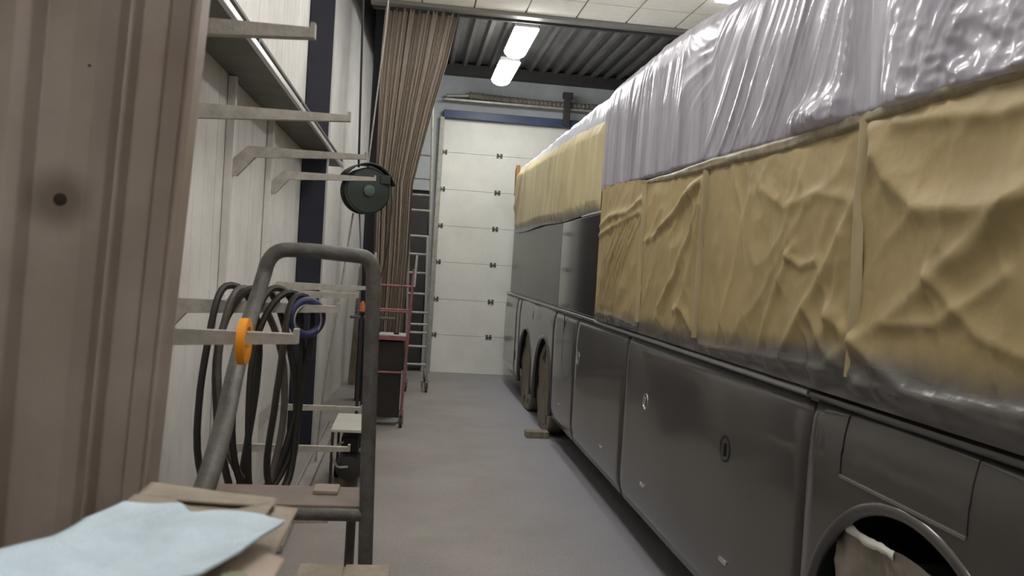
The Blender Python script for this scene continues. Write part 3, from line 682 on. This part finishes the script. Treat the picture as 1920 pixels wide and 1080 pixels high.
def lead_mat():
    m = mat('dusty pinkish steel', (150, 134, 124), .36, metal=.25, bump=.06, bscale=120)
    N = m.node_tree.nodes; L = m.node_tree.links; b = N['Principled BSDF']; tc = N.new('ShaderNodeTexCoord')
    n1 = N.new('ShaderNodeTexNoise'); n1.inputs['Scale'].default_value = 4; n1.inputs['Detail'].default_value = 7; L.new(tc.outputs['Object'], n1.inputs['Vector'])
    r = N.new('ShaderNodeValToRGB'); r.color_ramp.elements[0].position = .3; r.color_ramp.elements[1].position = .7
    r.color_ramp.elements[0].color = rgba((150, 136, 127)); r.color_ramp.elements[1].color = rgba((172, 161, 153)); L.new(n1.outputs['Fac'], r.inputs[0])
    # soot stain round the bolt hole
    d = N.new('ShaderNodeVectorMath'); d.operation = 'DISTANCE'; L.new(tc.outputs['Object'], d.inputs[0]); d.inputs[1].default_value = (-.613, 1.54, 1.968)
    ad = N.new('ShaderNodeMath'); ad.operation = 'MULTIPLY_ADD'; ad.inputs[1].default_value = -.035; L.new(n1.outputs['Fac'], ad.inputs[0]); L.new(d.outputs['Value'], ad.inputs[2])
    mr = N.new('ShaderNodeMapRange'); mr.interpolation_type = 'SMOOTHSTEP'; mr.inputs['From Min'].default_value = -.005; mr.inputs['From Max'].default_value = .055; mr.inputs['To Min'].default_value = .62; mr.inputs['To Max'].default_value = 0; L.new(ad.outputs[0], mr.inputs['Value'])
    mx = N.new('ShaderNodeMix'); mx.data_type = 'RGBA'; L.new(mr.outputs[0], mx.inputs['Factor']); L.new(r.outputs[0], mx.inputs['A']); mx.inputs['B'].default_value = rgba((70, 58, 46)); L.new(mx.outputs['Result'], b.inputs['Base Color'])
    return m
t = thing('steel_door_frame', 'large dusty pinkish-grey folded steel frame filling the left edge', 'door frame', (-.7, 1.55, 0))
o = mesh('frame_profile', vs, fs, lead_mat()); o.parent = t; o.location = -t.location
o.modifiers.new('b', 'BEVEL').width = .003; o.modifiers['b'].segments = 2; o.modifiers['b'].limit_method = 'ANGLE'
MB().lathe([(.0115, 0), (.0105, .003), (.008, .004), (.002, .0045)], 18, Matrix.Translation((-.613, 1.5405, 1.968)) @ Matrix.Rotation(PI/2, 4, 'X')).build('bolt_hole', mat('rust dark', (44, 34, 26), .8), t)
MB().lathe([(.003, 0), (.002, .002)], 10, Matrix.Translation((-.575, 1.5405, 2.205)) @ Matrix.Rotation(PI/2, 4, 'X')).build('bolt_hole', M_black, t)

# ------------------------------------------------------------------ foreground workbench, card stack and blue wipe
t = thing('workbench', 'grey steel workbench under the cardboard stack at lower left', 'workbench', (-.6, 1.1, 0))
MB().box(-.43, -.20, .55, 1.43, 1.36, 1.39, .004).build('bench_top', M_tubeg, t)
for x in (-.40, -.23):
    for y in (.6, 1.39): MB().box(x-.02, x+.02, y-.02, y+.02, 0, 1.36).build('leg', M_tubeg, t)
def sheet(name, corners, label, cat, m, thick, seed, amp=.004, n=24, fn=None, parent=None):
    corners = [corners[0], corners[1], corners[2], corners[3]]
    """bilinear quad of 4 corners (x,y,z) with waviness and thickness"""
    c = np.array(corners, float); u = np.linspace(0, 1, n+1)[:, None, None]; v = np.linspace(0, 1, n+1)[None, :, None]
    P = (1-u)*(1-v)*c[0]+(1-u)*v*c[1]+u*v*c[2]+u*(1-v)*c[3]
    U, V = u[..., 0]+0*v[..., 0], v[..., 0]+0*u[..., 0]
    P[..., 2] += amp*(fbm(U*3+seed, V*3, seed)-.5)*2
    if fn: P = fn(P, U, V)
    o = grid_obj(name, P, m, parent); s = o.modifiers.new('s', 'SOLIDIFY'); s.thickness = thick; s.offset = 0
    if label: tag(o, label, cat)
    return o
def warpA(P, U, V):
    P[..., 2] += .018*np.exp(-((U-.62)/.25)**2)*np.clip(V-.8, 0, 1)*5
    return P
sheet('cardboard_sheet', [(-.425, .60, 1.405), (-.185, .60, 1.405), (-.205, 1.46, 1.405), (-.405, 1.46, 1.405)], 'dusty flattened cardboard at the bottom of the foreground stack', 'cardboard', M_card, .012, 1, .002)
sheet('cardboard_sheet', [(-.43, .62, 1.44), (-.19, .62, 1.435), (-.165, 1.44, 1.462), (-.42, 1.47, 1.474)], 'brown cardboard with a rounded far corner under the blue wipe', 'cardboard', M_card, .006, 2, .004)
def lift(P, U, V):
    s_ = np.sin(PI*np.clip((V-.25)/.70, 0, 1)); P[..., 1] -= .035*s_*np.clip((U-.8)/.2, 0, 1); P[..., 2] -= .010*s_*np.clip((U-.7)/.3, 0, 1); return P
sheet('cardboard_sheet', [(-.435, .7, 1.47), (-.235, .7, 1.462), (-.200, 1.40, 1.482), (-.425, 1.41, 1.487)], 'dusty top cardboard sheet, its raised far edge leaving a dark gap', 'cardboard', M_card, .004, 5, .004, fn=lift)
sheet('cardboard_flap', [(-.425, 1.412, 1.484), (-.20, 1.405, 1.474), (-.205, 1.47, 1.468), (-.42, 1.485, 1.486)], 'narrow dusty cardboard flap at the far edge of the foreground stack', 'cardboard', M_card, .004, 9, .002)
sheet('paper_sheet', [(-.28, .75, 1.475), (-.175, .75, 1.465), (-.152, 1.20, 1.462), (-.27, 1.26, 1.483)], 'pinkish paper sheet with a faint green mark under the wipe corner', 'paper', M_paper2, .002, 6, .003)
tag(MB().lathe([(.017, 0), (.016, .001)], 20, Matrix.Translation((-.200, 1.085, 1.4815)) @ Matrix.Diagonal((1, .7, 1, 1))).build('green_stamp', mat('green ink', (138, 142, 116), .8)), 'faint round green mark on the pinkish paper', 'stamp')
# the wipe: folded cloth, irregular outline, two layers
def wipe():
    out = [(-.50, .70), (-.49, 1.03), (-.44, 1.13), (-.432, 1.22), (-.405, 1.295), (-.335, 1.292), (-.29, 1.275), (-.20, 1.275), (-.163, 1.262), (-.168, 1.235), (-.18, 1.195), (-.20, 1.11), (-.235, 1.045), (-.30, 1.02), (-.36, .98), (-.40, .9), (-.5, .7)]
    bm = bmesh.new(); f = bm.faces.new([bm.verts.new((x, y, 0)) for x, y in out]); bmesh.ops.triangulate(bm, faces=[f])
    for _ in range(4): bmesh.ops.subdivide_edges(bm, edges=bm.edges[:], cuts=1, use_grid_fill=True)
    for v in bm.verts:
        x, y = v.co.x, v.co.y
        z = 1.497+.005*math.sin(x*16+y*9)+.004*math.sin(x*31-y*22)
        # folded-over left strip
        d = x-(-.315+(y-1.275)*.30-.13*max(0, 1.23-y)**.5)
        z += .016/(1+math.exp(max(-60, min(60, d*300))))
        v.co.z = z
    me = bpy.data.meshes.new('blue_wipe'); bm.to_mesh(me); bm.free(); me.materials.append(M_cloth); me.polygons.foreach_set('use_smooth', [True]*len(me.polygons))
    o = bpy.data.objects.new('blue_wipe', me); C.objects.link(o); s = o.modifiers.new('s', 'SOLIDIFY'); s.thickness = .005; s.offset = 0
    tag(o, 'light blue folded cleaning wipe on top of the cardboard in the foreground', 'cloth')
wipe()

# ------------------------------------------------------------------ curtain (gathered towards the left)
def curtain():
    nz, nu = 120, 220; zz = np.linspace(.05, 4.86, nz)[:, None]; q = np.linspace(0, 1, nu)[None, :]
    xl = np.interp(zz, [0, 1.4, 3.0, 4.3, 4.9], [-.42, -.41, -.47, -.475, -.45]); xr = np.interp(zz, [0, 1.4, 1.95, 2.8, 3.15, 3.73, 4.25, 4.9], [-.06, -.03, -.005, .0, .07, .19, .315, .43])
    X = xl+(xr-xl)*q+.012*np.sin(q*40+zz*.7)
    am = np.interp(zz, [0, 2.8, 4.9], [.04, .042, .028])
    ph = q*2*PI*9+.8*np.sin(zz*.8+q*5)+1.2*vn(q*6, zz*.4, 3)
    Y = 9.98-am*np.sin(ph)-.02*np.sin(ph*2.3+1)-.02*fbm(q*18, zz*1.4, 8)
    return grid_obj('curtain', np.stack([X, Y+0*X, zz+0*X], -1), M_curt)
t = thing('plastic_curtain', 'brown pleated plastic curtain hanging floor to ceiling, gathered to the left', 'curtain', (-.2, 10, 0))
o = curtain(); o.name = 'drape'; o.parent = t; o.location = -t.location
MB().box(-.60, XR-.2, 9.96, 10.0, 4.865-.03, 4.87).build('curtain_rail', M_dark, t)

# ------------------------------------------------------------------ mobile scaffold frame with rungs
t = thing('scaffold_ladder', 'tall grey aluminium scaffold ladder on castors beside the white door', 'ladder', (.17, 12, 0))
def lx(z): return .345-.035*z
for s, nm in ((0, 'rail'), (-.30, 'rail')):
    MB().tube([(lx(0)+s, 12, .16), (lx(4.18)+s, 12, 4.18)], .019, 10).build(nm, M_alu, t)
for z in (.40, .66, .86, .98, 1.15, 1.42, 1.72, 1.99, 2.25, 2.62, 2.84, 3.08, 3.42): MB().tube([(lx(z)-.30, 12, z), (lx(z), 12, z)], .017, 8).build('rung', M_alu, t)
MB().tube([(lx(1.2)-.035, 11.93, 1.25), (lx(2.2)-.03, 11.93, 2.25)], .016, 8).build('extension_rail', M_alub, t)
MB().tube([(lx(1.2)-.03, 11.93, 1.27), (lx(1.2), 12, 1.20)], .012, 8).build('clamp', M_alub, t)
MB().tube([(lx(.2), 12, .2), (lx(.2), 13.0, .2)], .018, 8).build('base_bar', M_alu, t)
def castor(x, y, parent, r=.055, zt=.2):
    mb = MB(); mb.lathe([(r*.5, -.018), (r, -.016), (r, .016), (r*.5, .018)], 20, Matrix.Translation((x, y, r)) @ Matrix.Rotation(PI/2, 4, 'Y')); o = mb.build('castor', M_cast, parent)
    f = MB(); f.box(x-.028, x-.021, y-.02, y+.02, r*.7, r*2+.02); f.box(x+.021, x+.028, y-.02, y+.02, r*.7, r*2+.02); f.box(x-.028, x+.028, y-.02, y+.02, r*2+.02, r*2+.03); f.tube([(x, y, r*2+.03), (x, y, zt)], .010, 8)
    g = f.build('fork', M_tubeg, None); g.parent = o; return o
for x, y in ((lx(0), 12), (lx(0)-.3, 12), (lx(0), 13.0)): castor(x, y, t, .07, .22)

# ------------------------------------------------------------------ red trolley before the curtain
t = thing('red_trolley', 'faded red tall trolley with a white tray standing before the curtain', 'trolley', (-.2, 9.5, 0))
def rx(z): return .0+.032*z
for (s, y, zt) in ((0, 9.40, 1.80), (-.40, 9.40, 1.80), (0, 9.70, 1.65), (-.40, 9.70, 1.65)):
    MB().tube([(rx(.15)+s, y, .15), (rx(zt)+s, y, zt)], .016, 8).build('post', M_red, t)
for s in (0, -.46):
    MB().tube([(rx(1.6)+s+.02, 9.37, 1.60), (rx(1.96)+s+.02, 9.37, 1.96)], .013, 8).build('post_tip', M_alub, t)
for z in (1.60, 1.33, 1.29, .62):
    MB().tube([(rx(z)-.42, 9.40 if z != 1.29 else 9.7, z), (rx(z)+.02, 9.40 if z != 1.29 else 9.7, z)], .012, 8).build('crossbar', M_red, t)
MB().box(-.40, .015, 9.38, 9.72, .985, 1.03, .004).build('tray', M_red, t)
MB().box(-.395, .01, 9.385, 9.715, 1.031, 1.045, .003).build('tray_top', mat('white tray', (196, 190, 186), .5), t)
MB().box(-.36, -.02, 9.44, 9.68, .10, .97, .01).build('bin', mat('dark brown bin', (48, 42, 38), .7, var=.15), t)
MB().tube([(-.62, 9.34, 1.23), (-.12, 9.34, 1.23)], .018, 8).build('push_bar', M_tubeg, t)
for x, y in ((0.0, 9.40), (-.40, 9.40), (0, 9.70), (-.40, 9.70)): castor(x+.005, y, t, .055, .16)
tag(MB().box(-.13, -.07, 9.45, 9.49, 1.046, 1.066, .004).build('small_box', M_black), 'tiny black object on the white tray of the red trolley', 'object')
tag(MB().lathe([(.035, 0), (.035, .05), (.02, .07), (.014, .10), (.014, .13)], 16, Matrix.Translation((-.32, 9.58, 1.046))).build('bottle', M_dark), 'dark bottle on the white tray of the red trolley, beside the grey tube', 'bottle')

# ------------------------------------------------------------------ things leaning in the corner
for k, (x, y, w, h, tl, m, lb, nm, ct) in enumerate([
    (-.72, 12.4, .16, 1.75, .04, M_wood, 'brown board leaning in the corner left of the curtain, nearest the wall', 'board', 'board'),
    (-.60, 12.1, .14, 1.6, .03, M_dark, 'dark narrow board leaning beside the brown board', 'board', 'board'),
    (-.44, 10.7, .16, 1.5, .05, mat('dark brown board', (70, 58, 48), .7, var=.2), 'dark brown short board standing just left of the curtain foot', 'board', 'board')]):
    Mx = Matrix.Translation((x, y, 0)) @ Matrix.Rotation(tl, 4, 'Y')
    tag(MB().box(-w/2, w/2, -.02, .02, .004, h, .004, Mx).build(nm, m), lb, ct)
tag(MB().lathe([(.0, 0), (.048, 0), (.042, .02), (.02, .08), (.01, .10)], 16, Matrix.Translation((-.44, 8.4, 1.36))).build('orange_cone', mat('orange plastic', (190, 96, 46), .5)), 'small orange plastic cone left of the red trolley', 'cone')
t = thing('tool_post', 'thin dark stand carrying the small orange cone beside the red trolley', 'stand', (-.44, 8.4, 0))
MB().tube([(-.44, 8.4, .02), (-.44, 8.4, 1.345)], .016, 8).build('post', M_dark, t); MB().box(-.53, -.35, 8.31, 8.49, 0, .02, .004).build('base', M_dark, t); MB().box(-.51, -.37, 8.33, 8.47, 1.345, 1.36, .003).build('plate', M_dark, t)

# ------------------------------------------------------------------ hose reel
t = thing('hose_reel', 'dark green round hose reel hanging in front of the curtain', 'hose reel', (-.43, 7.55, 2.5))
Mr = Matrix.Translation((-.43, 7.55, 2.49)) @ Matrix.Rotation(.35, 4, 'Z') @ Matrix.Rotation(PI/2, 4, 'X')
MB().lathe([(.05, -.10), (.19, -.10), (.205, -.085), (.205, -.06), (.15, -.05), (.15, .05), (.205, .06), (.205, .085), (.19, .10), (.05, .105)], 40, Mr).build('drum', M_green, t)
MB().lathe([(.055, .10), (.05, .125), (.03, .13), (.01, .13)], 24, Mr).build('hub', M_greenh, t)
hp = [(.235*math.cos(a), .235*math.sin(a)) for a in [PI*.08+PI*.80*k/16 for k in range(17)]]
hv, hf = [], []
for (a, b) in hp:
    for h in (-.115, .125): hv.append(Mr @ Vector((a, b, h)))
o = mesh('hood', hv, [(2*i, 2*i+1, 2*i+3, 2*i+2) for i in range(16)], M_green, None, True); o.parent = t; o.location = -t.location
o.modifiers.new('s', 'SOLIDIFY').thickness = .012
MB().box(-.30, -.21, 7.48, 7.56, 2.56, 2.64, .01).build('outlet', M_dark, t)
MB().tube([(-.50, 7.55, 2.70), (-.565, 7.55, 4.9)], .010, 8).build('hanging_cable', M_black, t)
MB().tube([(-.42, 7.55, 2.70), (-.335, 7.6, 3.95), (-.30, 7.6, 4.9)], .007, 8).build('hanging_rope', M_alu, t)
MB().tube(smooth_path([(-.24, 7.5, 2.58), (-.19, 7.5, 2.52), (-.185, 7.5, 2.3), (-.21, 7.55, 1.9), (-.3, 7.6, 1.5)], 3), .006, 8).build('lead', M_dark, t)
tag(MB().tube(smooth_path([(-.53, 7.6, 2.29), (-.60, 7.6, 1.6), (-.70, 7.6, .8), (-.74, 7.62, .02)], 3), .009, 8).build('air_hose', M_alu), 'thin pale hose running from the reel down to the floor by the blue column', 'hose')
tag(MB().tube(smooth_path([(-.47, 7.55, 2.29), (-.44, 7.5, 2.0), (-.41, 7.4, 1.7), (-.42, 7.35, 1.2)], 3), .007, 8).build('air_hose', mat('blue hose', (84, 88, 104), .5)), 'thin blue-grey hose hanging straight below the reel', 'hose')

# ------------------------------------------------------------------ compressor with white top
t = thing('compressor', 'low dark machine with a white top plate on the floor by the left wall', 'compressor', (-.38, 7.05, 0))
MB().box(-.545, -.235, 6.70, 7.40, .485, .51, .006).build('top_plate', mat('white plate', (196, 194, 184), .5, var=.04), t)
MB().lathe([(.05, -.28), (.10, -.26), (.115, -.2), (.115, .2), (.10, .26), (.05, .28)], 24, Matrix.Translation((-.39, 7.05, .17)) @ Matrix.Rotation(PI/2, 4, 'X')).build('tank', M_dark, t)
MB().box(-.47, -.33, 6.85, 7.05, .28, .42, .015).build('motor_block', M_black, t)
mb = MB(); 
for k in range(6): mb.box(-.36, -.27, 7.08+.03*k, 7.092+.03*k, .27, .44)
mb.build('cooling_fins', M_tubeg, t)
for x in (-.53, -.25):
    for y in (6.72, 7.38): MB().tube([(x, y, 0), (x, y, .485)], .012, 8).build('leg', M_dark, t)
MB().tube(smooth_path([(-.45, 6.83, .38), (-.52, 6.72, .36), (-.50, 6.7, .2), (-.40, 6.74, .2)], 3), .010, 8).build('pipe', M_alu, t)
for x, z in ((-.30, .33), (-.28, .2)): MB().lathe([(.022, 0), (.022, .02), (.01, .03)], 12, Matrix.Translation((x, 6.80, z)) @ Matrix.Rotation(PI/2, 4, 'X')).build('gauge', M_alu, t)
for x in (-.52, -.25): MB().lathe([(.03, -.015), (.07, -.015), (.07, .015), (.03, .015)], 18, Matrix.Translation((x, 7.2, .07)) @ Matrix.Rotation(PI/2, 4, 'Y')).build('wheel', M_tire, t)
tag(MB().prism([(-.80, 0.004), (-.69, .004), (-.69, .05), (-.705, .05), (-.705, .018), (-.785, .018), (-.785, .05), (-.80, .05)], 5.3, 9.4, 'y').build('metal_channel', M_alu), 'long pale metal channel lying on the floor along the left wall', 'channel')
tag(MB().box(-.52, -.42, 8.8, 9.05, .001, .06, .005).build('wood_block', M_card), 'small pale block on the floor behind the compressor', 'block')
